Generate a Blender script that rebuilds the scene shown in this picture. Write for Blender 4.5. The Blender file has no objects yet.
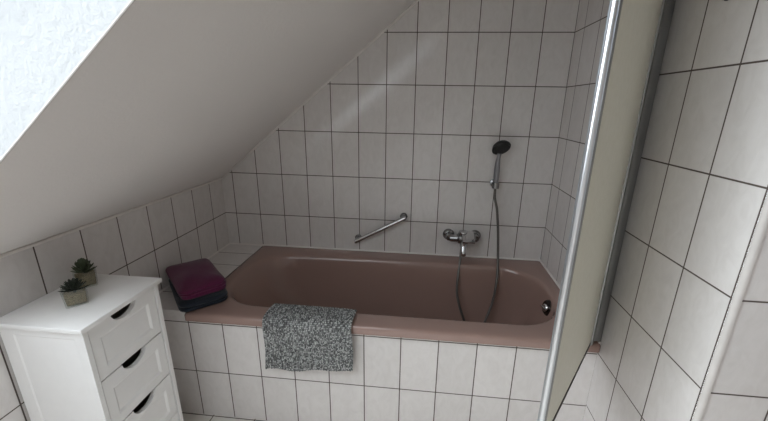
import bpy, bmesh, math, random
from mathutils import Vector, Matrix
random.seed(7)
SC = bpy.context.scene
COL = SC.collection
PI = math.pi

# ------------------------------------------------------------------ camera, sky, exposure
cam = bpy.data.cameras.new('camera'); co = bpy.data.objects.new('camera', cam); COL.objects.link(co)
fw = Vector((-0.08852292, 0.9548807, -0.28348992)); rt = Vector((0.99508503, 0.09745802, 0.01754189)); up = Vector((-0.04437878, 0.28054371, 0.95881476))
co.matrix_world = Matrix(((rt.x, up.x, -fw.x, -0.69353), (rt.y, up.y, -fw.y, -1.93144), (rt.z, up.z, -fw.z, 1.4011), (0, 0, 0, 1)))
cam.sensor_fit = 'HORIZONTAL'; cam.sensor_width = 36.0
cam.lens = 348.709 * 36.0 / 768.0
cam.shift_x = -(391.825 - 384.0) / 768.0
cam.shift_y = (207.939 - 210.5) / 768.0
cam.clip_start = 0.02
SC.camera = co
SC.view_settings.view_transform = 'Standard'; SC.view_settings.look = 'None'; SC.view_settings.gamma = 1.0
SC.view_settings.use_curve_mapping = False
SC.view_settings.exposure = 0.1
SC.cycles.max_bounces = 12; SC.cycles.diffuse_bounces = 8; SC.cycles.glossy_bounces = 4; SC.cycles.transparent_max_bounces = 12
SC.cycles.caustics_reflective = False; SC.cycles.caustics_refractive = False
SC.cycles.sample_clamp_indirect = 6.0

SKY = 4.3; SKY_BRIGHT = 20.0; BRIGHT_DIR = (-0.60, 0.40, 0.69)   # overcast, brighter where the sun stands behind the cloud
w = bpy.data.worlds.new('overcast_sky'); SC.world = w; w.use_nodes = True
nt = w.node_tree; nt.nodes.clear()
wo = nt.nodes.new('ShaderNodeOutputWorld'); bg = nt.nodes.new('ShaderNodeBackground')
bg.inputs[0].default_value = (0.88, 0.945, 1.0, 1); bg.inputs[1].default_value = SKY
tc = nt.nodes.new('ShaderNodeTexCoord'); dt = nt.nodes.new('ShaderNodeVectorMath'); dt.operation = 'DOT_PRODUCT'; dt.inputs[1].default_value = BRIGHT_DIR
nt.links.new(tc.outputs['Generated'], dt.inputs[0])
mxn = nt.nodes.new('ShaderNodeMath'); mxn.operation = 'MAXIMUM'; mxn.inputs[1].default_value = 0.0; nt.links.new(dt.outputs['Value'], mxn.inputs[0])
pwn = nt.nodes.new('ShaderNodeMath'); pwn.operation = 'POWER'; pwn.inputs[1].default_value = 3.0; nt.links.new(mxn.outputs[0], pwn.inputs[0])
man = nt.nodes.new('ShaderNodeMath'); man.operation = 'MULTIPLY_ADD'; man.inputs[1].default_value = SKY_BRIGHT; man.inputs[2].default_value = SKY
nt.links.new(pwn.outputs[0], man.inputs[0]); nt.links.new(man.outputs[0], bg.inputs[1])
nt.links.new(bg.outputs[0], wo.inputs[0])

# ------------------------------------------------------------------ measures of the room
H = 0.25038; TW = 0.152
XL = -1.8926; ZK = 0.969; TAN = 0.8234
NS = Vector((-0.63563, 0, 0.77199)); DS = Vector((0.77199, 0, 0.63563))   # slope normal (outwards), upslope
XR2 = 0.62; YF = -3.0; ZC = 2.4; YJ = -1.1745; YR = -1.182
YP = -0.7294; XTUB = -1.672
def SZ(x): return ZK + (x - XL) * TAN
XT = XL + (ZC - ZK) / TAN

# ------------------------------------------------------------------ material helpers
def srgb(r, g, b):
    f = lambda c: (c/255/12.92) if c/255 <= 0.04045 else ((c/255+0.055)/1.055)**2.4
    return (f(r), f(g), f(b), 1)
def newmat(name):
    m = bpy.data.materials.new(name); m.use_nodes = True
    n = m.node_tree; n.nodes.clear()
    o = n.nodes.new('ShaderNodeOutputMaterial'); b = n.nodes.new('ShaderNodeBsdfPrincipled')
    n.links.new(b.outputs[0], o.inputs[0])
    return m, n, b, o
def noise(n, scale, detail=3, rough=0.5, vec=None):
    t = n.nodes.new('ShaderNodeTexNoise'); t.inputs['Scale'].default_value = scale
    t.inputs['Detail'].default_value = detail; t.inputs['Roughness'].default_value = rough
    if vec is None:
        tc = n.nodes.new('ShaderNodeTexCoord'); vec = tc.outputs['Object']
    n.links.new(vec, t.inputs['Vector'])
    return t
def ramp(n, fac, stops):
    r = n.nodes.new('ShaderNodeValToRGB'); e = r.color_ramp.elements
    while len(e) < len(stops): e.new(0.5)
    for k, (p, c) in enumerate(stops):
        e[k].position = p; e[k].color = c
    n.links.new(fac, r.inputs[0]); return r
def bump(n, b, hgt, strength, dist=0.002):
    u = n.nodes.new('ShaderNodeBump'); u.inputs['Strength'].default_value = strength; u.inputs['Distance'].default_value = dist
    n.links.new(hgt, u.inputs['Height']); n.links.new(u.outputs[0], b.inputs['Normal'])
def simple(name, col, rough=0.5, metal=0.0, var=0.04, scale=30, bmp=0.0, coat=0.0, bscale=None):
    m, n, b, o = newmat(name)
    t = noise(n, scale)
    c1 = tuple(max(0, c*(1-var)) for c in col[:3]) + (1,); c2 = tuple(min(1, c*(1+var)) for c in col[:3]) + (1,)
    r = ramp(n, t.outputs['Fac'], [(0.3, c1), (0.7, c2)])
    n.links.new(r.outputs[0], b.inputs['Base Color'])
    b.inputs['Roughness'].default_value = rough; b.inputs['Metallic'].default_value = metal
    b.inputs['Coat Weight'].default_value = coat
    if bmp:
        t2 = noise(n, bscale or scale*4, 4, 0.6); bump(n, b, t2.outputs['Fac'], bmp)
    return m
def tilemat(name, ua, va, u0, v0, bw=TW, bh=H, c1=srgb(222, 218, 216), c2=srgb(216, 212, 210), grout=srgb(84, 74, 68), mort=0.0023, rough=0.10):
    m, n, b, o = newmat(name)
    tc = n.nodes.new('ShaderNodeTexCoord'); s = n.nodes.new('ShaderNodeSeparateXYZ'); n.links.new(tc.outputs['Object'], s.inputs[0])
    c = n.nodes.new('ShaderNodeCombineXYZ')
    for k, (a, z) in enumerate(((ua, u0), (va, v0))):
        q = n.nodes.new('ShaderNodeMath'); q.operation = 'SUBTRACT'; q.inputs[1].default_value = z - 40*(bw if k == 0 else bh)
        n.links.new(s.outputs['XYZ'.index(a)], q.inputs[0]); n.links.new(q.outputs[0], c.inputs[k])
    br = n.nodes.new('ShaderNodeTexBrick'); br.offset = 0.0; br.squash = 1.0
    br.inputs['Scale'].default_value = 1; br.inputs['Mortar Size'].default_value = mort; br.inputs['Mortar Smooth'].default_value = 0.15
    br.inputs['Brick Width'].default_value = bw; br.inputs['Row Height'].default_value = bh
    br.inputs['Color1'].default_value = c1; br.inputs['Color2'].default_value = c2; br.inputs['Mortar'].default_value = grout
    n.links.new(c.outputs[0], br.inputs['Vector'])
    # faint marbling of the glaze
    mp = n.nodes.new('ShaderNodeMapping'); mp.inputs['Scale'].default_value = (1.0, 1.0, 0.55)
    n.links.new(tc.outputs['Object'], mp.inputs[0])
    t = noise(n, 26, 6, 0.62, mp.outputs[0]); t.inputs['Distortion'].default_value = 1.2
    r = ramp(n, t.outputs['Fac'], [(0.32, (0.93, 0.925, 0.92, 1)), (0.62, (1, 1, 1, 1))])
    mx = n.nodes.new('ShaderNodeMix'); mx.data_type = 'RGBA'; mx.blend_type = 'MULTIPLY'; mx.inputs['Factor'].default_value = 1
    n.links.new(br.outputs['Color'], mx.inputs['A']); n.links.new(r.outputs[0], mx.inputs['B'])
    n.links.new(mx.outputs['Result'], b.inputs['Base Color'])
    rr = n.nodes.new('ShaderNodeMapRange'); rr.inputs['To Min'].default_value = rough; rr.inputs['To Max'].default_value = 0.85
    n.links.new(br.outputs['Fac'], rr.inputs['Value']); n.links.new(rr.outputs[0], b.inputs['Roughness'])
    inv = n.nodes.new('ShaderNodeMath'); inv.operation = 'SUBTRACT'; inv.inputs[0].default_value = 1
    n.links.new(br.outputs['Fac'], inv.inputs[1])
    wv = noise(n, 9, 1, 0.4)
    ad = n.nodes.new('ShaderNodeMath'); ad.operation = 'MULTIPLY_ADD'; ad.inputs[1].default_value = 0.15
    n.links.new(wv.outputs['Fac'], ad.inputs[0]); n.links.new(inv.outputs[0], ad.inputs[2])
    bump(n, b, ad.outputs[0], 0.35, 0.0012)
    return m

M = {}
M['tile_back'] = tilemat('glazed_tile_back_wall', 'X', 'Z', 0.0, 0.0)
M['tile_right'] = tilemat('glazed_tile_right_wall', 'Y', 'Z', -0.8673, 0.0)
M['tile_left'] = tilemat('glazed_tile_knee_wall', 'Y', 'Z', -0.2795, 0.0)
M['tile_return'] = tilemat('glazed_tile_return_wall', 'X', 'Z', 0.0, 0.0)
M['tile_panel'] = tilemat('glazed_tile_tub_panel', 'X', 'Z', -1.6701, -0.0064)
M['tile_deck'] = tilemat('glazed_tile_tub_ledge', 'X', 'Y', -1.8926, -0.135, 0.25, 0.152)
M['tile_floor'] = tilemat('glazed_floor_tile', 'X', 'Y', -1.62, -0.7354, 0.2, 0.2, c1=srgb(222, 218, 212), c2=srgb(216, 212, 206), rough=0.35)
def plaster(name, col, s, st):
    m, n, b, o = newmat(name)
    t = noise(n, 3, 2); r = ramp(n, t.outputs['Fac'], [(0.3, tuple(c*0.98 for c in col[:3])+(1,)), (0.7, col)])
    n.links.new(r.outputs[0], b.inputs['Base Color']); b.inputs['Roughness'].default_value = 0.9
    t2 = noise(n, s, 5, 0.65); bump(n, b, t2.outputs['Fac'], st, 0.004)
    return m
M['plaster'] = plaster('white_painted_plaster', srgb(226, 221, 218), 70, 0.25)
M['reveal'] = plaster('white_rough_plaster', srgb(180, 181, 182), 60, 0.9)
M['taupe'] = plaster('taupe_low_bounce_plaster', srgb(120, 110, 102), 70, 0.25)
M['silicone'] = simple('white_silicone', srgb(220, 215, 211), 0.4)
M['pvc'] = simple('white_plastic_edging', srgb(198, 193, 189), 0.45)
M['white_frame'] = simple('white_window_lacquer', srgb(235, 235, 232), 0.4)
M['tub'] = simple('rose_brown_enamel', srgb(150, 124, 115), 0.16, var=0.015, scale=4, coat=0.3)
M['chrome'] = simple('chrome', (0.60, 0.60, 0.61, 1), 0.12, 1.0, var=0.02)
M['chrome_dull'] = simple('dull_chrome', (0.30, 0.30, 0.30, 1), 0.25, 1.0, var=0.05)
M['chrome_dark'] = simple('dark_chrome', (0.12, 0.11, 0.11, 1), 0.22, 1.0, var=0.05)
M['hose'] = simple('grey_metal_hose', (0.13, 0.12, 0.11, 1), 0.4, 0.7, var=0.1, scale=300)
M['black'] = simple('black_plastic', srgb(30, 30, 31), 0.4)
M['grey_plastic'] = simple('silver_grey_plastic', srgb(135, 134, 138), 0.3, 0.5)
M['alu'] = simple('brushed_aluminium', (0.72, 0.74, 0.76, 1), 0.3, 1.0, var=0.04, scale=8)
M['alu_dark'] = simple('grey_and_dark_reflection_aluminium', (0.30, 0.30, 0.295, 1), 0.4, 0.85, var=0.05, scale=8)
M['seal'] = simple('dark_rubber_seal', srgb(52, 48, 44), 0.6)
M['cab'] = simple('white_lacquered_mdf', srgb(240, 239, 238), 0.34, var=0.01)
M['cab_in'] = simple('raw_white_board', srgb(170, 166, 160), 0.7, var=0.03)

def acrylic():
    m, n, b, o = newmat('frosted_cream_acrylic')
    t = noise(n, 60, 3); r = ramp(n, t.outputs['Fac'], [(0.3, srgb(228, 226, 214)), (0.7, srgb(233, 231, 220))])
    n.links.new(r.outputs[0], b.inputs['Base Color']); b.inputs['Roughness'].default_value = 0.42
    tr = n.nodes.new('ShaderNodeBsdfTranslucent'); n.links.new(r.outputs[0], tr.inputs[0])
    mx = n.nodes.new('ShaderNodeMixShader'); mx.inputs[0].default_value = 0.25
    n.links.new(b.outputs[0], mx.inputs[1]); n.links.new(tr.outputs[0], mx.inputs[2]); n.links.new(mx.outputs[0], o.inputs[0])
    t2 = noise(n, 160, 3); bump(n, b, t2.outputs['Fac'], 0.15, 0.001)
    return m
M['acrylic'] = acrylic()
def glass(name, tint=(0.93, 0.96, 0.95, 1)):
    m, n, b, o = newmat(name)
    n.nodes.remove(b)
    t = n.nodes.new('ShaderNodeBsdfTransparent'); g = n.nodes.new('ShaderNodeBsdfGlossy'); g.inputs['Roughness'].default_value = 0.03
    nz = noise(n, 5, 1); r = ramp(n, nz.outputs['Fac'], [(0, tint), (1, tint)]); n.links.new(r.outputs[0], t.inputs[0])
    lw = n.nodes.new('ShaderNodeLayerWeight'); lw.inputs['Blend'].default_value = 0.5
    pw = n.nodes.new('ShaderNodeMath'); pw.operation = 'POWER'; pw.inputs[1].default_value = 5; n.links.new(lw.outputs['Facing'], pw.inputs[0])
    f = n.nodes.new('ShaderNodeMapRange'); f.inputs['To Min'].default_value = 0.045; f.inputs['To Max'].default_value = 0.9; n.links.new(pw.outputs[0], f.inputs['Value'])
    mx = n.nodes.new('ShaderNodeMixShader'); n.links.new(f.outputs[0], mx.inputs[0])
    n.links.new(t.outputs[0], mx.inputs[1]); n.links.new(g.outputs[0], mx.inputs[2]); n.links.new(mx.outputs[0], o.inputs[0])
    return m
M['glass'] = glass('clear_glass', (0.95, 0.96, 0.94, 1)); M['pane'] = glass('window_glass', (0.97, 0.98, 0.98, 1))

def terry(name, c, c2, rough=0.95):
    m, n, b, o = newmat(name)
    t = noise(n, 420, 2); r = ramp(n, t.outputs['Fac'], [(0.35, c), (0.68, c2)])
    n.links.new(r.outputs[0], b.inputs['Base Color']); b.inputs['Roughness'].default_value = rough
    b.inputs['Sheen Weight'].default_value = 0.25; b.inputs['Sheen Roughness'].default_value = 0.4
    bump(n, b, t.outputs['Fac'], 0.7, 0.003)
    return m
M['burgundy'] = terry('burgundy_terry', srgb(62, 8, 42), srgb(104, 22, 72))
M['navy'] = terry('dark_navy_terry', srgb(14, 20, 30), srgb(34, 42, 56))
def chenille():
    m, n, b, o = newmat('black_and_white_chenille')
    uv = n.nodes.new('ShaderNodeUVMap'); uv.uv_map = 'UVMap'
    mp = n.nodes.new('ShaderNodeMapping'); mp.inputs['Scale'].default_value = (1/0.0040, 1/0.0066, 1); n.links.new(uv.outputs[0], mp.inputs[0])
    v = n.nodes.new('ShaderNodeTexVoronoi'); v.voronoi_dimensions = '2D'; v.inputs['Scale'].default_value = 1; v.inputs['Randomness'].default_value = 0.22
    n.links.new(mp.outputs[0], v.inputs['Vector'])
    s = n.nodes.new('ShaderNodeSeparateColor'); n.links.new(v.outputs['Color'], s.inputs[0])
    r = ramp(n, s.outputs[0], [(0.0, srgb(86, 87, 88)), (0.4, srgb(132, 133, 133)), (0.6, srgb(164, 166, 165)), (1.0, srgb(214, 216, 214))])
    # shade between the loops, multiplied into the colour
    g = ramp(n, v.outputs['Distance'], [(0.25, (1, 1, 1, 1)), (0.6, (0.25, 0.25, 0.25, 1))])
    mx = n.nodes.new('ShaderNodeMix'); mx.data_type = 'RGBA'; mx.blend_type = 'MULTIPLY'; mx.inputs['Factor'].default_value = 1
    n.links.new(r.outputs[0], mx.inputs['A']); n.links.new(g.outputs[0], mx.inputs['B']); n.links.new(mx.outputs['Result'], b.inputs['Base Color'])
    b.inputs['Roughness'].default_value = 0.95
    inv = n.nodes.new('ShaderNodeMath'); inv.operation = 'SUBTRACT'; inv.inputs[0].default_value = 1; n.links.new(v.outputs['Distance'], inv.inputs[1])
    bump(n, b, inv.outputs[0], 0.8, 0.003)
    return m
M['chenille'] = chenille()
M['pebble'] = simple('sandy_gravel', srgb(138, 126, 104), 0.8, var=0.35, scale=220, bmp=0.6)
M['leaf_dark'] = simple('dark_green_succulent', srgb(40, 47, 38), 0.5, var=0.25, scale=60)
M['leaf_green'] = simple('olive_green_succulent', srgb(62, 72, 50), 0.5, var=0.25, scale=60)

# ------------------------------------------------------------------ object helpers
def finish(name, bm, mat, parent=None, smooth=35):
    bmesh.ops.remove_doubles(bm, verts=bm.verts, dist=1e-6)
    bmesh.ops.recalc_face_normals(bm, faces=bm.faces)
    me = bpy.data.meshes.new(name); bm.to_mesh(me); bm.free()
    for mm in (mat if isinstance(mat, (list, tuple)) else [mat]): me.materials.append(mm)
    if smooth:
        for p in me.polygons: p.use_smooth = True
        me.set_sharp_from_angle(angle=math.radians(smooth))
    o = bpy.data.objects.new(name, me); COL.objects.link(o)
    if parent: o.parent = parent
    return o
def tag(o, label, cat, group=None):
    o['label'] = label; o['category'] = cat
    if group: o['group'] = group
    return o
def thing(name, label, cat, loc=(0, 0, 0), rz=0.0, group=None):
    o = bpy.data.objects.new(name, None); COL.objects.link(o); o.empty_display_size = 0.05
    o.location = loc; o.rotation_euler = (0, 0, rz)
    return tag(o, label, cat, group)
def struct(name, bm, mat, smooth=0):
    o = finish(name, bm, mat, None, smooth); o['kind'] = 'structure'; return o
def quad(bm, pts, mi=0):
    f = bm.faces.new([bm.verts.new(p) for p in pts]); f.material_index = mi; return f
def box(bm, a, b, bev=0.0, seg=2, mat=None):
    t = bmesh.new(); bmesh.ops.create_cube(t, size=1)
    c = [(a[k]+b[k])/2 for k in range(3)]; s = [abs(b[k]-a[k]) for k in range(3)]
    for v in t.verts: v.co = Vector((c[0]+v.co.x*s[0], c[1]+v.co.y*s[1], c[2]+v.co.z*s[2]))
    if bev: bmesh.ops.bevel(t, geom=t.edges[:], offset=bev, segments=seg, profile=0.5, affect='EDGES')
    if mat: bmesh.ops.transform(t, matrix=mat, verts=t.verts)
    merge(bm, t)
def merge(bm, t):
    me = bpy.data.meshes.new('tmp'); t.to_mesh(me); t.free(); bm.from_mesh(me); bpy.data.meshes.remove(me)
def loft(bm, rings, cap0=True, cap1=True, closed=True):
    R = [[bm.verts.new(p) for p in r] for r in rings]
    n = len(R[0])
    for a, b in zip(R, R[1:]):
        for k in range(n if closed else n-1):
            bm.faces.new((a[k], a[(k+1) % n], b[(k+1) % n], b[k]))
    if cap0: bm.faces.new(R[0][::-1])
    if cap1: bm.faces.new(R[-1])
    return R
def frame_of(d):
    d = Vector(d).normalized(); a = Vector((0, 0, 1)) if abs(d.z) < 0.9 else Vector((1, 0, 0))
    x = d.cross(a).normalized(); y = d.cross(x); return d, x, y
def lathe(bm, prof, org, axis=(0, 0, 1), n=24):
    d, x, y = frame_of(axis); o = Vector(org)
    loft(bm, [[o + d*h + (x*math.cos(2*PI*k/n) + y*math.sin(2*PI*k/n))*max(r, 1e-4) for k in range(n)] for r, h in prof])
def catmull(P, sub=8):
    P = [Vector(p) for p in P]; Q = [P[0]*2-P[1]] + P + [P[-1]*2-P[-2]]; out = []
    for i in range(1, len(Q)-2):
        a, b, c, d = Q[i-1:i+3]
        for s in range(sub):
            t = s/sub
            out.append(0.5*((2*b) + (c-a)*t + (2*a-5*b+4*c-d)*t*t + (3*b-a-3*c+d)*t**3))
    out.append(P[-1]); return out
def tube(bm, pts, r, n=12):
    pts = [Vector(p) for p in pts]; rings = []; x = None
    for i, p in enumerate(pts):
        d = (pts[min(i+1, len(pts)-1)] - pts[max(i-1, 0)]).normalized()
        if x is None: _, x, _ = frame_of(d)
        x = (x - d*x.dot(d)).normalized(); y = d.cross(x)
        rr = r[i] if isinstance(r, (list, tuple)) else r
        rings.append([p + (x*math.cos(2*PI*k/n) + y*math.sin(2*PI*k/n))*rr for k in range(n)])
    loft(bm, rings)
def rrect(x0, x1, y0, y1, r, n=10, side=6):
    """rounded rectangle with a fixed number of points, counter-clockwise"""
    out = []
    cs = [(x1-r, y0+r, -90), (x1-r, y1-r, 0), (x0+r, y1-r, 90), (x0+r, y0+r, 180)]
    for q, (cx, cy, a0) in enumerate(cs):
        arc = [(cx+r*math.cos(math.radians(a0+90*k/n)), cy+r*math.sin(math.radians(a0+90*k/n))) for k in range(n+1)]
        out += arc
        nx = cs[(q+1) % 4]; a1 = math.radians(nx[2]); e = (nx[0]+r*math.cos(a1), nx[1]+r*math.sin(a1)); s = arc[-1]
        out += [(s[0]+(e[0]-s[0])*k/side, s[1]+(e[1]-s[1])*k/side) for k in range(1, side)]
    return out

# ------------------------------------------------------------------ the room shell
bm = bmesh.new(); quad(bm, [(XL, YF, 0), (XR2, YF, 0), (XR2, 0, 0), (XL, 0, 0)]); struct('floor', bm, M['tile_floor'])
bm = bmesh.new(); quad(bm, [(XL, 0, 0), (0, 0, 0), (0, 0, ZC), (XT, 0, ZC), (XL, 0, ZK)]); struct('wall_back', bm, M['tile_back'])
bm = bmesh.new(); quad(bm, [(XL, YF, 0), (XL, 0, 0), (XL, 0, ZK), (XL, YF, ZK)]); struct('wall_left', bm, M['tile_left'])
bm = bmesh.new(); quad(bm, [(0, 0, 0), (0, YJ+0.001, 0), (0, YJ+0.001, ZC), (0, 0, ZC)]); struct('wall_right', bm, M['tile_right'])
bm = bmesh.new(); quad(bm, [(0.0078, YR, 0), (XR2, YR, 0), (XR2, YR, ZC), (0.0078, YR, ZC)]); struct('wall_right_return', bm, M['tile_return'])
bm = bmesh.new(); quad(bm, [(XR2, YR, 0), (XR2, YF, 0), (XR2, YF, ZC), (XR2, YR, ZC)]); struct('wall_far_right', bm, M['taupe'])  # out of view; drawn in close and toned dark to cut bounce light
bm = bmesh.new(); quad(bm, [(XR2, YF, 0), (XL, YF, 0), (XL, YF, ZK), (XT, YF, ZC), (XR2, YF, ZC)]); struct('wall_front', bm, M['plaster'])
# sloping ceiling with the roof window cut into it, flat ceiling beyond
HX0, HX1, HY0, HY1, HD = -1.85, -0.64, -1.335, -2.25, 0.32
bm = bmesh.new()
P = lambda x, y, d=0.0: Vector((x, y, SZ(x))) + NS*d
quad(bm, [P(XL, 0), P(XL, HY0), P(XT, HY0), P(XT, 0)])
quad(bm, [P(XL, HY1), P(XL, YF), P(XT, YF), P(XT, HY1)])
quad(bm, [P(XL, HY0), P(XL, HY1), P(HX0, HY1), P(HX0, HY0)])
quad(bm, [P(HX1, HY0), P(HX1, HY1), P(XT, HY1), P(XT, HY0)])
quad(bm, [(XT, 0, ZC), (XT, YF, ZC), (XR2, YF, ZC), (XR2, 0, ZC)])
struct('ceiling', bm, M['plaster'])
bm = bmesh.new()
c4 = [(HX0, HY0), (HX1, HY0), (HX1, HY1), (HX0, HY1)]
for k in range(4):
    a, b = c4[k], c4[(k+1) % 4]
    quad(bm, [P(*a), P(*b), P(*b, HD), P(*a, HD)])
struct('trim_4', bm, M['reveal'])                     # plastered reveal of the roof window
bm = bmesh.new()
for k in range(4):                                    # edge bead round the opening
    a, b = P(*c4[k]), P(*c4[(k+1) % 4]); tube(bm, [a, b], 0.0022, 6)
struct('trim_5', bm, M['pvc'], 40)
# roof window: frame, sash bar and pane
def slope_box(bm, x0, x1, y0, y1, d0, d1):
    R = [[P(x0, y0, d), P(x1, y0, d), P(x1, y1, d), P(x0, y1, d)] for d in (d0, d1)]
    loft(bm, R)
bm = bmesh.new(); f = 0.06
slope_box(bm, HX0, HX1, HY0, HY0-f, HD-0.05, HD+0.02); slope_box(bm, HX0, HX1, HY1+f, HY1, HD-0.05, HD+0.02)
slope_box(bm, HX0, HX0+f, HY0-f, HY1+f, HD-0.05, HD+0.02); slope_box(bm, HX1-f, HX1, HY0-f, HY1+f, HD-0.05, HD+0.02)
win = struct('window_1', bm, M['white_frame'])
bm = bmesh.new(); quad(bm, [P(HX0+f, HY0-f, HD), P(HX1-f, HY0-f, HD), P(HX1-f, HY1+f, HD), P(HX0+f, HY1+f, HD)])
finish('window_pane', bm, M['pane'], win, 0)
# daylight portal in the window opening (helps the sky light find its way in)
L = bpy.data.lights.new('daylight_portal', 'AREA'); L.shape = 'RECTANGLE'; lo = bpy.data.objects.new('daylight_portal', L); COL.objects.link(lo)
ctr = P((HX0+HX1)/2, (HY0+HY1)/2, HD+0.03); yv = Vector((0, 1, 0)); zv = NS.copy(); xv = yv.cross(zv)
lo.matrix_world = Matrix(((xv.x, yv.x, zv.x, ctr.x), (xv.y, yv.y, zv.y, ctr.y), (xv.z, yv.z, zv.z, ctr.z), (0, 0, 0, 1)))
L.size = (HX1-HX0)/0.772; L.size_y = HY0-HY1; L.cycles.is_portal = True

# bead along slope/back wall and slope/knee wall
bm = bmesh.new()
tube(bm, [(XL, -0.004, ZK-0.004), (XT, -0.004, ZC-0.004)], 0.007, 8); tube(bm, [(XL+0.004, 0, ZK-0.003), (XL+0.004, YF, ZK-0.003)], 0.006, 8)
struct('trim_1', bm, M['silicone'], 40)
# white corner edging on the protruding wall corner
bm = bmesh.new(); pr = []
for k in range(7):
    a = PI/2*k/6; pr.append((0.0085 - 0.009*math.cos(a), YJ - 0.0013 - 0.0087*math.sin(a)))
pr = [(0.001, YJ+0.002)] + pr + [(0.012, YJ-0.010), (0.012, YJ+0.004)]
loft(bm, [[(x, y, 0) for x, y in pr], [(x, y, ZC) for x, y in pr]]); struct('trim_2', bm, M['pvc'], 40)

# tiled tub surround: front panel and ledge at the sloping end
ZL = 0.548; ZPT = 0.512
bm = bmesh.new()
quad(bm, [(XTUB, YP, 0), (0, YP, 0), (0, YP, ZPT), (XTUB, YP, ZPT)], 0)
quad(bm, [(XL, YP, 0), (XTUB, YP, 0), (XTUB, YP, ZL), (XL, YP, ZL)], 0)
quad(bm, [(XL, YP, ZL), (XTUB, YP, ZL), (XTUB, 0, ZL), (XL, 0, ZL)], 1)
quad(bm, [(XTUB, YP, ZPT-0.1), (XTUB, 0, ZPT-0.1), (XTUB, 0, ZL), (XTUB, YP, ZL)], 0)
quad(bm, [(XTUB, YP, ZPT), (0, YP, ZPT), (0, YP+0.03, ZPT), (XTUB, YP+0.03, ZPT)], 0)
struct('wall_tub_panel', bm, [M['tile_panel'], M['tile_deck']])
# silicone joints
bm = bmesh.new()
tube(bm, [(XTUB, -0.004, 0.551), (-0.002, -0.004, 0.551)], 0.007, 8); tube(bm, [(-0.004, 0, 0.551), (-0.004, YP-0.01, 0.551)], 0.006, 8)
tube(bm, [(XL+0.003, 0, ZL), (XL+0.003, YP, ZL)], 0.006, 8); tube(bm, [(XL, -0.003, ZL), (XTUB, -0.003, ZL)], 0.006, 8)
tube(bm, [(XTUB, YP-0.001, ZPT+0.002), (0, YP-0.001, ZPT+0.002)], 0.004, 8)
struct('trim_3', bm, M['silicone'], 40)

# ------------------------------------------------------------------ bathtub
tub = thing('bathtub', 'rose brown enamel bathtub built in behind the white tiled panel', 'bathtub', (-0.85, -0.37, 0))
def T(p): return (p[0]+0.85, p[1]+0.37, p[2])
X0, X1, Y0, Y1 = XTUB+0.001, -0.001, -0.752, -0.001
rings = []
def R_(x0, x1, y0, y1, r, z): rings.append([T((x, y, z)) for x, y in rrect(x0, x1, y0, y1, r)])
R_(X0+.012, X1-.012, Y0+.012, Y1-.012, .012, 0.517)
R_(X0, X1, Y0, Y1, .014, 0.517)
R_(X0, X1, Y0, Y1, .014, 0.541)
R_(X0+.003, X1-.003, Y0+.003, Y1-.003, .015, 0.548)
R_(X0+.010, X1-.010, Y0+.010, Y1-.010, .016, 0.5515)
R_(X0+.022, X1-.022, Y0+.024, Y1-.022, .05, 0.5525)
R_(-1.626, -.060, -.664, -.108, .215, 0.5520)
R_(-1.618, -.067, -.657, -.115, .215, 0.5500)
R_(-1.610, -.073, -.651, -.121, .213, 0.5435)
R_(-1.600, -.078, -.646, -.126, .210, 0.5300)
R_(-1.560, -.088, -.640, -.133, .180, 0.4800)
R_(-1.500, -.108, -.630, -.146, .120, 0.3600)
R_(-1.420, -.126, -.620, -.158, .085, 0.2500)
R_(-1.370, -.142, -.608, -.170, .075, 0.1850)
R_(-1.320, -.170, -.588, -.190, .07, 0.1500)
R_(-1.250, -.220, -.550, -.230, .065, 0.1360)
R_(-1.100, -.330, -.480, -.300, .06, 0.1330)
bm = bmesh.new(); loft(bm, rings, False, True)
shell = finish('shell', bm, M['tub'], tub, 50)
# overflow with turning knob on the end wall of the basin
bm = bmesh.new(); ox = Vector(T((-0.084, -0.420, 0.494))); ax = Vector((-1, -0.30, 0.22)).normalized()
lathe(bm, [(0.0, -0.016), (0.039, -0.016), (0.039, 0.000), (0.036, 0.006), (0.028, 0.010), (0.0, 0.011)], ox, ax, 28)
ov = finish('overflow', bm, M['chrome_dark'], tub); ov['label'] = 'dark chrome overflow plate'
bm = bmesh.new(); lathe(bm, [(0.0, 0.008), (0.017, 0.008), (0.019, 0.012), (0.018, 0.020), (0.014, 0.024), (0.0, 0.025)], ox, ax, 20)
box(bm, (-0.004, -0.020, 0.021), (0.004, 0.020, 0.030), 0.002, 2, Matrix.Translation(ox) @ ax.to_track_quat('Z', 'X').to_matrix().to_4x4())
kn = finish('knob', bm, M['chrome'], ov); kn['label'] = 'shiny chrome turning knob'
bm = bmesh.new(); lathe(bm, [(0.0, 0.0), (0.034, 0.0), (0.034, 0.003), (0.022, 0.006), (0.0, 0.007)], T((-0.42, -0.39, 0.1335)), (0, 0, 1), 24)
finish('drain', bm, M['chrome'], tub)['label'] = 'chrome drain'

# ------------------------------------------------------------------ shower screen
hinge = Vector((-0.048, -0.752, 0)); dirv = Vector((-0.575, -0.818, 0)).normalized(); LEN = 0.572
screen = thing('shower_screen', 'frosted cream shower screen in an aluminium frame, hinged on the tiled wall', 'shower screen', (hinge.x, hinge.y, 0.556), math.atan2(dirv.y, dirv.x))
ZB, ZT = 0.004, 1.40
bm = bmesh.new(); box(bm, (0.012, -0.004, ZB+0.012), (LEN, 0.004, ZT-0.02), 0.001, 1); finish('panel', bm, M['acrylic'], screen)['label'] = 'frosted cream acrylic panel'
bm = bmesh.new()
def prof(u0, u1, hw, n=8):
    out = []
    for k in range(n+1):
        a = -PI/2 + PI*k/n; out.append((u1-hw + hw*math.cos(a), hw*math.sin(a)))
    for k in range(n+1):
        a = PI/2 + PI*k/n; out.append((u0+0.006 + 0.006*math.cos(a), (hw if k <= n/2 else hw)*math.sin(a)))
    return out
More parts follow.
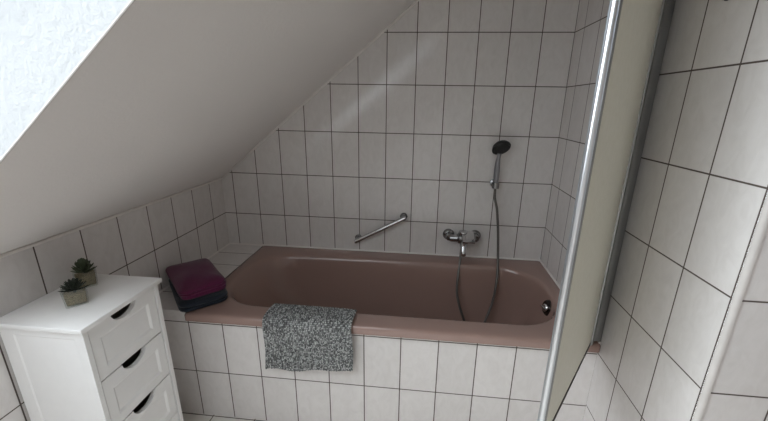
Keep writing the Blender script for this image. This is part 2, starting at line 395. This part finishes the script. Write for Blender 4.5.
box(bm, (LEN-0.006, -0.009, ZB-0.002), (LEN+0.011, 0.009, ZT), 0.003)
ep = finish('edge_profile', bm, M['alu_dark'], screen); ep['label'] = 'aluminium edge profile with its dark reflection put into the colour'  # the dark room it mirrors is put into this darker grey
bm = bmesh.new(); pp = prof(LEN+0.007, LEN+0.0165, 0.0075); loft(bm, [[(x, y, ZB-0.002) for x, y in pp], [(x, y, ZT) for x, y in pp]])
finish('edge_cap', bm, M['alu'], ep, 60)['label'] = 'rounded silver edge cap'
bm = bmesh.new(); box(bm, (0.01, -0.009, ZT-0.028), (LEN-0.01, 0.009, ZT), 0.003); finish('top_rail', bm, M['alu'], screen)
bm = bmesh.new(); box(bm, (0.01, -0.006, ZB-0.002), (LEN-0.01, 0.006, ZB+0.014), 0.002); finish('bottom_seal', bm, M['seal'], screen)['label'] = 'dark bottom sealing strip'
bm = bmesh.new(); box(bm, (-0.004, -0.011, ZB), (0.020, 0.011, ZT), 0.004); finish('hinge_profile', bm, M['alu_dark'], screen)
inv = Matrix.Rotation(-math.atan2(dirv.y, dirv.x), 4, 'Z') @ Matrix.Translation(-Vector((hinge.x, hinge.y, 0.556)))
bm = bmesh.new(); box(bm, (-0.042, -0.738, 0.556), (-0.001, -0.700, 0.556+ZT), 0.003, 2); box(bm, (-0.050, -0.746, 0.556), (-0.036, -0.728, 0.556+ZT), 0.003, 2)
bmesh.ops.transform(bm, matrix=inv, verts=bm.verts); finish('wall_profile', bm, M['alu_dark'], screen)['label'] = 'dark grey wall profile'

# ------------------------------------------------------------------ mixer tap
mx = thing('bath_mixer_tap', 'chrome single lever bath mixer on the tiled wall above the tub', 'tap', (-0.463, 0, 0.685))
bm = bmesh.new()
for s in (-1, 1): pass
lathe(bm, [(0.0, -0.074), (0.017, -0.074), (0.021, -0.066), (0.022, -0.03), (0.027, -0.022), (0.027, 0.022), (0.022, 0.03), (0.021, 0.066), (0.017, 0.074), (0.0, 0.074)], (0, -0.062, 0), (1, 0, 0), 24)
box(bm, (-0.030, -0.100, -0.020), (0.030, -0.035, 0.026), 0.010, 3)
finish('body', bm, M['chrome_dull'], mx)
for s in (-1, 1):
    bm = bmesh.new(); lathe(bm, [(0.0, 0.001), (0.033, 0.001), (0.034, 0.006), (0.028, 0.016), (0.020, 0.020), (0.017, 0.062), (0.0, 0.062)], (s*0.075, 0, 0.0), (0, -1, 0), 24)
    finish('escutcheon', bm, M['chrome_dull'], mx)
bm = bmesh.new()
tube(bm, catmull([(0.0, -0.085, -0.012), (0.001, -0.112, -0.028), (0.002, -0.128, -0.055), (0.002, -0.130, -0.075)], 6), [0.017]*8+[0.015]*11, 16)
finish('spout', bm, M['chrome'], mx)
bm = bmesh.new(); lathe(bm, [(0.0, 0.02), (0.024, 0.02), (0.026, 0.03), (0.024, 0.044), (0.012, 0.050), (0.0, 0.050)], (0, -0.066, 0.0), (0, 0, 1), 20)
box(bm, (-0.010, -0.155, 0.038), (0.058, -0.052, 0.050), 0.004, 2, Matrix.Rotation(math.radians(16), 4, 'X') @ Matrix.Translation((0, 0.01, 0.010)))
finish('lever', bm, M['chrome'], mx)
bm = bmesh.new(); lathe(bm, [(0.0, -0.016), (0.011, -0.016), (0.012, -0.050), (0.0, -0.050)], (0.0, -0.055, 0), (0, 0, 1), 14)
finish('hose_outlet', bm, M['chrome_dull'], mx)

# ------------------------------------------------------------------ hand shower, holder, hose
hs = thing('hand_shower', 'hand shower with black round face and silver grey handle, hung on the wall', 'hand shower', (-0.312, -0.062, 1.0))
o3 = Vector((-0.312, -0.062, 1.0))
bm = bmesh.new()
pts = catmull([(-0.312, -0.062, 0.985), (-0.313, -0.064, 1.03), (-0.314, -0.068, 1.08), (-0.315, -0.074, 1.13), (-0.313, -0.084, 1.172)], 6)
tube(bm, [Vector(p)-o3 for p in pts], [0.0105+0.005*math.sin(PI*min(1, i/20)) for i in range(len(pts))], 16)
finish('handle', bm, M['grey_plastic'], hs)['label'] = 'silver grey handle'
nf = Vector((0.26, -0.70, -0.66)).normalized(); hc = Vector((-0.309, -0.088, 1.202)) - o3
bm = bmesh.new(); lathe(bm, [(0.0, -0.030), (0.022, -0.028), (0.040, -0.014), (0.048, 0.0), (0.049, 0.006), (0.046, 0.010), (0.0, 0.010)], hc, nf, 32)
hd = finish('head', bm, M['black'], hs); hd['label'] = 'round black shower head'
bm = bmesh.new(); lathe(bm, [(0.0, 0.009), (0.041, 0.009), (0.040, 0.0125), (0.0, 0.0135)], hc, nf, 32)
for k in range(3):
    rr = 0.011+0.011*k
    for q in range(6*(k+1)):
        a = 2*PI*q/(6*(k+1)); d, x, y = frame_of(nf)
        lathe(bm, [(0.0016, 0.012), (0.0012, 0.0155), (0.0, 0.0156)], hc + (x*math.cos(a)+y*math.sin(a))*rr, nf, 6)
finish('spray_face', bm, M['black'], hd)
ho = thing('shower_holder', 'small dark chrome wall bracket that holds the hand shower', 'wall bracket', (-0.312, 0, 0.998))
bm = bmesh.new(); lathe(bm, [(0.0, 0.001), (0.022, 0.001), (0.022, 0.008), (0.012, 0.012), (0.010, 0.044), (0.0, 0.044)], (0, 0, 0), (0, -1, 0), 20); finish('wall_mount', bm, M['chrome_dull'], ho)
bm = bmesh.new(); n = 20; rg = []
for z in (-0.016, 0.016):
    rg.append([(0.019*math.cos(2*PI*k/n), -0.0625+0.019*math.sin(2*PI*k/n), z) for k in range(n)])
    rg.append([(0.0155*math.cos(2*PI*k/n), -0.0625+0.0155*math.sin(2*PI*k/n), z) for k in range(n)])
rg = [rg[0], rg[2], rg[3], rg[1], rg[0]]; loft(bm, rg, False, False); finish('cradle', bm, M['chrome_dull'], ho)
bm = bmesh.new()
tube(bm, catmull([(-0.312, -0.062, 0.99), (-0.309, -0.064, 0.93), (-0.292, -0.070, 0.863), (-0.278, -0.085, 0.75), (-0.270, -0.10, 0.642), (-0.268, -0.13, 0.55), (-0.274, -0.165, 0.459), (-0.291, -0.19, 0.36), (-0.322, -0.22, 0.275), (-0.348, -0.24, 0.20),
     (-0.375, -0.25, 0.175), (-0.412, -0.24, 0.20), (-0.439, -0.22, 0.264), (-0.470, -0.195, 0.345), (-0.484, -0.17, 0.41), (-0.481, -0.14, 0.49), (-0.472, -0.10, 0.572), (-0.465, -0.065, 0.62), (-0.463, -0.055, 0.645)], 8), 0.0068, 10)
tag(finish('shower_hose', bm, M['hose']), 'grey flexible shower hose looping from the mixer into the tub', 'hose')

# ------------------------------------------------------------------ grab rail
a, b = Vector((-1.070, -0.055, 0.634)), Vector((-0.802, -0.055, 0.782)); d = (b-a).normalized()
gr = thing('grab_rail', 'slanting chrome grab rail on the back wall above the tub', 'grab rail', ((a.x+b.x)/2, 0, (a.z+b.z)/2)); g0 = Vector(gr.location)
bm = bmesh.new(); tube(bm, [a-d*0.016-g0, a-d*0.013-g0, a-g0, b-g0, b+d*0.013-g0, b+d*0.016-g0], [0.008, 0.0115, 0.012, 0.012, 0.0115, 0.008], 16); finish('bar', bm, M['chrome'], gr)
for p in (a, b):
    bm = bmesh.new(); lathe(bm, [(0.0, 0.001), (0.021, 0.001), (0.021, 0.006), (0.016, 0.010), (0.013, 0.018), (0.013, 0.052), (0.0, 0.052)], Vector((p.x, 0, p.z))-g0, (0, -1, 0), 20)
    finish('wall_mount', bm, M['chrome_dull'], gr)

# ------------------------------------------------------------------ bath mat over the tub edge
def bath_mat():
    path = catmull([(-0.622, 0.490), (-0.634, 0.528), (-0.648, 0.556), (-0.668, 0.5645), (-0.705, 0.565), (-0.742, 0.563), (-0.759, 0.553), (-0.765, 0.53), (-0.766, 0.48), (-0.764, 0.42), (-0.766, 0.338)] and
                   [Vector((0, y, z)) for y, z in [(-0.622, 0.490), (-0.634, 0.528), (-0.648, 0.556), (-0.668, 0.5645), (-0.705, 0.565), (-0.742, 0.563), (-0.759, 0.553), (-0.765, 0.53), (-0.766, 0.48), (-0.764, 0.42), (-0.766, 0.338)]], 14)
    L = [0.0]
    for p, q in zip(path, path[1:]): L.append(L[-1]+(q-p).length)
    N = 110; tot = L[-1]
    def at(q):
        j = 0
        while j < len(L)-2 and L[j+1] < q: j += 1
        return path[j].lerp(path[j+1], max(0.0, min(1.0, (q-L[j])/max(1e-9, L[j+1]-L[j]))))
    lut = [at(tot*k/800) for k in range(801)]
    at2 = lambda q: lut[max(0, min(800, int(round(q/tot*800))))]
    NX = 230; Wd = 0.366; x0 = -1.318
    me = bmesh.new(); uvl = me.loops.layers.uv.new('UVMap'); top = []; bot = []
    rnd = random.Random(3); ph = [rnd.uniform(0, 6.28) for _ in range(60)]
    for k in range(N+1):
        rt_, rb = [], []
        for i in range(NX+1):
            u = i/NX; x = x0 + Wd*u
            s0 = 0.035 + 0.052*u; s = s0 + (tot-s0)*k/N; p = at2(s)
            tg = (at2(s+0.004)-at2(s-0.004)).normalized(); nr = Vector((0, tg.z, -tg.y))
            rib = abs(math.sin(PI*u*Wd/0.0110)); bob = 0.5+0.5*math.sin(2*PI*s/0.009 + ph[int(u*Wd/0.0110) % 60])
            hgt = 0.0045*rib*(0.55+0.45*bob)
            hang = max(0.0, (0.55-p.z)/0.21) if s > tot*0.4 else 0.0
            xx = x + 0.003*math.sin(s*22+1) - 0.006*hang*(0.5-u)
            zz = p.z - 0.012*(1-u)*hang + 0.016*u*hang + 0.003*hang*math.sin(u*9+1)
            yy = p.y + 0.004*hang*math.sin(u*14.0)*1.0 - 0.004*hang
            base = Vector((xx, yy, zz))
            rt_.append((me.verts.new(base + nr*(0.003+hgt)), u*Wd, s)); rb.append((me.verts.new(base), u*Wd, s))
        top.append(rt_); bot.append(rb)
    def fc(q):
        f_ = me.faces.new([v[0] for v in q])
        for lp, v in zip(f_.loops, q): lp[uvl].uv = (v[1], v[2])
    for k in range(N):
        for i in range(NX):
            fc((top[k][i], top[k][i+1], top[k+1][i+1], top[k+1][i])); 
            fc((bot[k][i], bot[k+1][i], bot[k+1][i+1], bot[k][i+1]))
    for k in range(N):
        fc((top[k][0], top[k+1][0], bot[k+1][0], bot[k][0])); fc((top[k][NX], bot[k][NX], bot[k+1][NX], top[k+1][NX]))
    for i in range(NX):
        fc((top[0][i], bot[0][i], bot[0][i+1], top[0][i+1])); fc((top[N][i], top[N][i+1], bot[N][i+1], bot[N][i]))
    return me
tag(finish('bath_mat', bath_mat(), M['chenille'], None, 180), 'black and white speckled ribbed bath mat hung over the tub edge', 'bath mat')

# ------------------------------------------------------------------ folded towels on the ledge
def folded_towel(L, W, layers, th, seed, crown=0.006, sag=0.24):
    """a towel folded flat: rounded outline, each layer bulging at the sides"""
    rnd = random.Random(seed); rings = []; r = 0.035
    per = 7
    for l in range(layers):
        off = (rnd.uniform(-0.004, 0.004), rnd.uniform(-0.004, 0.004)); gr_ = rnd.uniform(-0.004, 0.003)
        for k in range(per):
            t = k/(per-1); b_ = math.sqrt(max(0.0, 1-(2*t-1)**2))
            ins = (1-b_)*th*0.42 - gr_*b_
            z = l*th + th*t
            if l and k == 0: continue
            rings.append([(x+off[0], y+off[1], z) for x, y in rrect(-L/2+ins, L/2-ins, -W/2+ins, W/2-ins, r-ins*0.5, 8, 12)])
    top = layers*th
    for q in (0.90, 0.75, 0.5, 0.25):
        base = rrect(-L/2*q, L/2*q, -W/2*q, W/2*q, r*q, 8, 12)
        rings.append([(x, y, top + crown*(1-q*q) + 0.0025*math.sin(x*40+seed)*math.sin(y*31)) for x, y in base])
    m_ = bmesh.new(); loft(m_, rings)
    for v in m_.verts:      # soft sag of the edges and a little waviness
        x, y, z = v.co
        e = max(abs(x)/(L/2), abs(y)/(W/2))
        if z > 0.004: v.co.z = z*(1 - sag*(max(0, e-0.45)/0.55)**2) + 0.002*math.sin(x*33+y*21+seed)
    return m_
RZ = math.radians(-46)
nav = finish('folded_towel', folded_towel(0.330, 0.190, 2, 0.022, 5, 0.0005, 0.04), M['navy'], None, 60)
nav.location = (-1.716, -0.583, 0.5535); nav.rotation_euler = (0, 0, RZ)
tag(nav, 'dark navy folded towel lying on the tub ledge underneath the burgundy one', 'towel', 'folded towels on the tub ledge')
bur = finish('folded_towel', folded_towel(0.318, 0.188, 3, 0.018, 2, 0.010), M['burgundy'], None, 60)
bur.location = (-1.721, -0.576, 0.6022); bur.rotation_euler = (0, 0, RZ+0.05)
tag(bur, 'burgundy folded towel lying on top of the navy one at the tub ledge', 'towel', 'folded towels on the tub ledge')

# ------------------------------------------------------------------ white drawer cabinet
CX0, CX1, CY0, CY1, CZ = -1.882, -1.620, -1.188, -0.906, 0.780
cb = thing('drawer_cabinet', 'narrow white cabinet with four drawers standing against the low tiled wall', 'cabinet', ((CX0+CX1)/2, (CY0+CY1)/2, 0)); c0 = Vector(cb.location)
def loc(bm): bmesh.ops.translate(bm, verts=bm.verts, vec=-c0); return bm
bm = bmesh.new(); box(bm, (CX0-0.008, CY0-0.012, CZ), (CX1+0.012, CY1+0.012, CZ+0.016), 0.003, 2); finish('top_board', loc(bm), M['cab'], cb)
def recessed(bm, a0, a1, z0, z1, mrg, depth, bev, P3, notch=None):
    """rectangular face with a sunk field; P3(a, z, d) places a point, d = depth below the face"""
    (ml, mr, mb, mt) = mrg; i = (a0+ml, a1-mr, z0+mb, z1-mt); j = (i[0]+bev, i[1]-bev, i[2]+bev, i[3]-bev)
    q = lambda pts: quad(bm, [P3(*p) for p in pts])
    q([(a0, z0, 0), (i[0], i[2], 0), (i[0], i[3], 0), (a0, z1, 0)]); q([(a1, z0, 0), (a1, z1, 0), (i[1], i[3], 0), (i[1], i[2], 0)])
    q([(a0, z0, 0), (a1, z0, 0), (i[1], i[2], 0), (i[0], i[2], 0)])
    if not notch: q([(a0, z1, 0), (i[0], i[3], 0), (i[1], i[3], 0), (a1, z1, 0)])
    else:
        hw, dp = notch; cm = (a0+a1)/2; nn = 14
        arc = [(cm - hw*math.cos(PI*k/nn), z1 - dp*math.sin(PI*k/nn)) for k in range(nn+1)]
        low = [(i[0] + (i[1]-i[0])*k/nn, i[3]) for k in range(nn+1)]
        for k in range(nn): q([(*arc[k], 0), (*low[k], 0), (*low[k+1], 0), (*arc[k+1], 0)])
        q([(a0, z1, 0), (*low[0], 0), (*arc[0], 0)]); q([(a1, z1, 0), (*arc[-1], 0), (*low[-1], 0)])
        for k in range(nn): q([(*arc[k], 0), (*arc[k+1], 0), (*arc[k+1], 0.016), (*arc[k], 0.016)])
    c_i = [(i[0], i[2]), (i[1], i[2]), (i[1], i[3]), (i[0], i[3])]; c_j = [(j[0], j[2]), (j[1], j[2]), (j[1], j[3]), (j[0], j[3])]
    for k in range(4):
        m_ = (k+1) % 4; q([(*c_i[k], 0), (*c_i[m_], 0), (*c_j[m_], depth), (*c_j[k], depth)])
    q([(*p, depth) for p in c_j])
for side in (0, 1):
    bm = bmesh.new(); yo = CY0 if side == 0 else CY1; sg = 1 if side == 0 else -1
    recessed(bm, CX0, CX1, 0.0, CZ, (0.040, 0.030, 0.07, 0.026), 0.0025, 0.004, lambda a_, z_, d_: (a_, yo+sg*d_, z_))
    for qd in ([(CX0, yo, 0), (CX0, yo, CZ), (CX0, yo+sg*0.014, CZ), (CX0, yo+sg*0.014, 0)], [(CX1, yo, 0), (CX1, yo, CZ), (CX1, yo+sg*0.014, CZ), (CX1, yo+sg*0.014, 0)],
               [(CX0, yo+sg*0.014, 0), (CX1, yo+sg*0.014, 0), (CX1, yo+sg*0.014, CZ), (CX0, yo+sg*0.014, CZ)]): quad(bm, qd)
    finish('side_panel', loc(bm), M['cab'], cb, 20)
bm = bmesh.new(); box(bm, (CX0, CY0+0.014, 0.0), (CX0+0.006, CY1-0.014, CZ)); finish('back_panel', loc(bm), M['cab_in'], cb, 0)
bm = bmesh.new(); box(bm, (CX0+0.006, CY0+0.014, 0.0), (CX1-0.006, CY1-0.014, 0.035), 0.001, 1); finish('plinth', loc(bm), M['cab'], cb, 0)
DZ = (CZ - 0.002 - 0.040)/4
ya, yb = CY0+0.0185, CY1-0.0185
for k in range(4):
    z0 = 0.040 + DZ*k + 0.002; z1 = 0.040 + DZ*(k+1) - 0.0035
    bm = bmesh.new()
    xf = CX1 - 0.004
    recessed(bm, ya, yb, z0, z1, (0.030, 0.030, 0.030, 0.046), 0.005, 0.008, lambda a_, z_, d_: (xf-d_, a_, z_), (0.048, 0.036))
    for e0, e1 in (((ya, z0), (yb, z0)), ((ya, z0), (ya, z1)), ((yb, z0), (yb, z1))):
        quad(bm, [(xf, *e0), (xf, *e1), (xf-0.016, *e1), (xf-0.016, *e0)])
    quad(bm, [(xf, ya, z1), (xf, (ya+yb)/2-0.048, z1), (xf-0.016, (ya+yb)/2-0.048, z1), (xf-0.016, ya, z1)])
    quad(bm, [(xf, yb, z1), (xf, (ya+yb)/2+0.048, z1), (xf-0.016, (ya+yb)/2+0.048, z1), (xf-0.016, yb, z1)])
    dr = finish('drawer', loc(bm), M['cab'], cb, 20)
    bm = bmesh.new()
    xb = CX0+0.012; zt = z1-0.039; zb = z0+0.012; y2, y3 = ya+0.004, yb-0.004
    box(bm, (xb, y2, zb), (xf-0.016, y2+0.008, zt)); box(bm, (xb, y3-0.008, zb), (xf-0.016, y3, zt)); box(bm, (xb, y2, zb), (xb+0.008, y3, zt)); box(bm, (xb, y2, zb), (xf-0.016, y3, zb+0.005))
    box(bm, (xf-0.0165, ya+0.002, z0+0.002), (xf-0.0125, yb-0.002, zt))
    finish('drawer_box', loc(bm), M['cab_in'], dr, 0)

# ------------------------------------------------------------------ little succulents in glass cubes
def leaf(bm, base, az, el, L, wd, th, curl=0.35):
    """a fleshy pointed leaf"""
    d0 = Vector((math.cos(az)*math.cos(el), math.sin(az)*math.cos(el), math.sin(el))); sd = Vector((-math.sin(az), math.cos(az), 0)); rings = []
    p = Vector(base); n_ = 7
    for k in range(n_+1):
        t = k/n_; e = el + curl*t; d = Vector((math.cos(az)*math.cos(e), math.sin(az)*math.cos(e), math.sin(e))); nn = d.cross(sd)
        wk = wd*(0.45+0.9*t)*(1-t)**0.55*1.15 + 0.0003; tk = th*(1-t)**0.6 + 0.0003
        rings.append([p + sd*wk*math.cos(a) + nn*tk*math.sin(a) for a in (2*PI*q/8 for q in range(8))])
        p = p + d*(L/n_)
    loft(bm, rings)
def succulent(name, label, pos, rz, s, hgt, kind):
    t = thing(name, label, 'potted plant', pos, rz, 'succulents in glass cubes')
    bm = bmesh.new(); a0, a1, wl = s*0.44, s*0.5, 0.003
    ro = lambda q, z: [(x, y, z) for x, y in rrect(-q, q, -q, q, 0.004, 4, 2)]
    loft(bm, [ro(a0, 0.0), ro(a1, hgt), ro(a1-wl, hgt), ro(a0-wl, 0.005)])
    finish('glass_cube', bm, M['glass'], t, 40)['label'] = 'clear glass cube'
    bm = bmesh.new(); zt = hgt*0.72; q0 = a0-wl-0.0008; q1 = a0+(a1-a0)*0.72-wl-0.0008
    loft(bm, [ro(q0, 0.006), ro(q1, zt), ro(q1*0.6, zt+0.003)])
    rnd = random.Random(len(label))
    for k in range(46):
        x, y = rnd.uniform(-q1, q1)*0.9, rnd.uniform(-q1, q1)*0.9
        tt = bmesh.new(); bmesh.ops.create_icosphere(tt, subdivisions=1, radius=rnd.uniform(0.002, 0.0036))
        bmesh.ops.translate(tt, verts=tt.verts, vec=(x, y, zt+0.001)); merge(bm, tt)
    gv = finish('gravel', bm, M['pebble'], t, 60); gv['label'] = 'sandy gravel filling'
    bm = bmesh.new()
    if kind == 'agave':
        for k in range(40):
            az = k*2.399; f_ = k/39; leaf(bm, (0.003*math.cos(az), 0.003*math.sin(az), zt+0.004+0.012*f_), az, 0.05+1.25*f_, s*(0.60-0.16*f_), 0.0055, 0.0026, 0.25)
    else:
        for k in range(46):
            az = k*2.399; f_ = k/45; leaf(bm, (0.004*math.cos(az), 0.004*math.sin(az), zt+0.008+0.026*f_), az, 0.12+1.2*f_, s*(0.58-0.16*f_), 0.0065, 0.003, 0.55)
    finish('rosette', bm, M['leaf_dark' if kind == 'agave' else 'leaf_green'], t, 60)['label'] = 'dark pointed leaves' if kind == 'agave' else 'olive green leaves'
succulent('potted_succulent', 'small dark spiky succulent in a glass cube, nearer the front of the white cabinet', (-1.746, -1.076, CZ+0.0162), math.radians(47), 0.060, 0.054, 'agave')
succulent('potted_succulent', 'small olive green succulent in a glass cube, standing behind the spiky one by the wall', (-1.818, -0.972, CZ+0.0162), math.radians(50), 0.060, 0.054, 'echeveria')

# ------------------------------------------------------------------ small fixing on the right wall
bm = bmesh.new(); lathe(bm, [(0.0, 0.001), (0.009, 0.001), (0.009, 0.004), (0.005, 0.006), (0.005, 0.008), (0.007, 0.010), (0.006, 0.013), (0.0, 0.014)], (0, 0, 0), (-1, 0, 0), 16)
hk = finish('wall_knob', bm, M['seal']); hk.location = (0, -0.932, 1.659); tag(hk, 'small dark round fixing high on the tiled wall right of the screen', 'wall fixing')
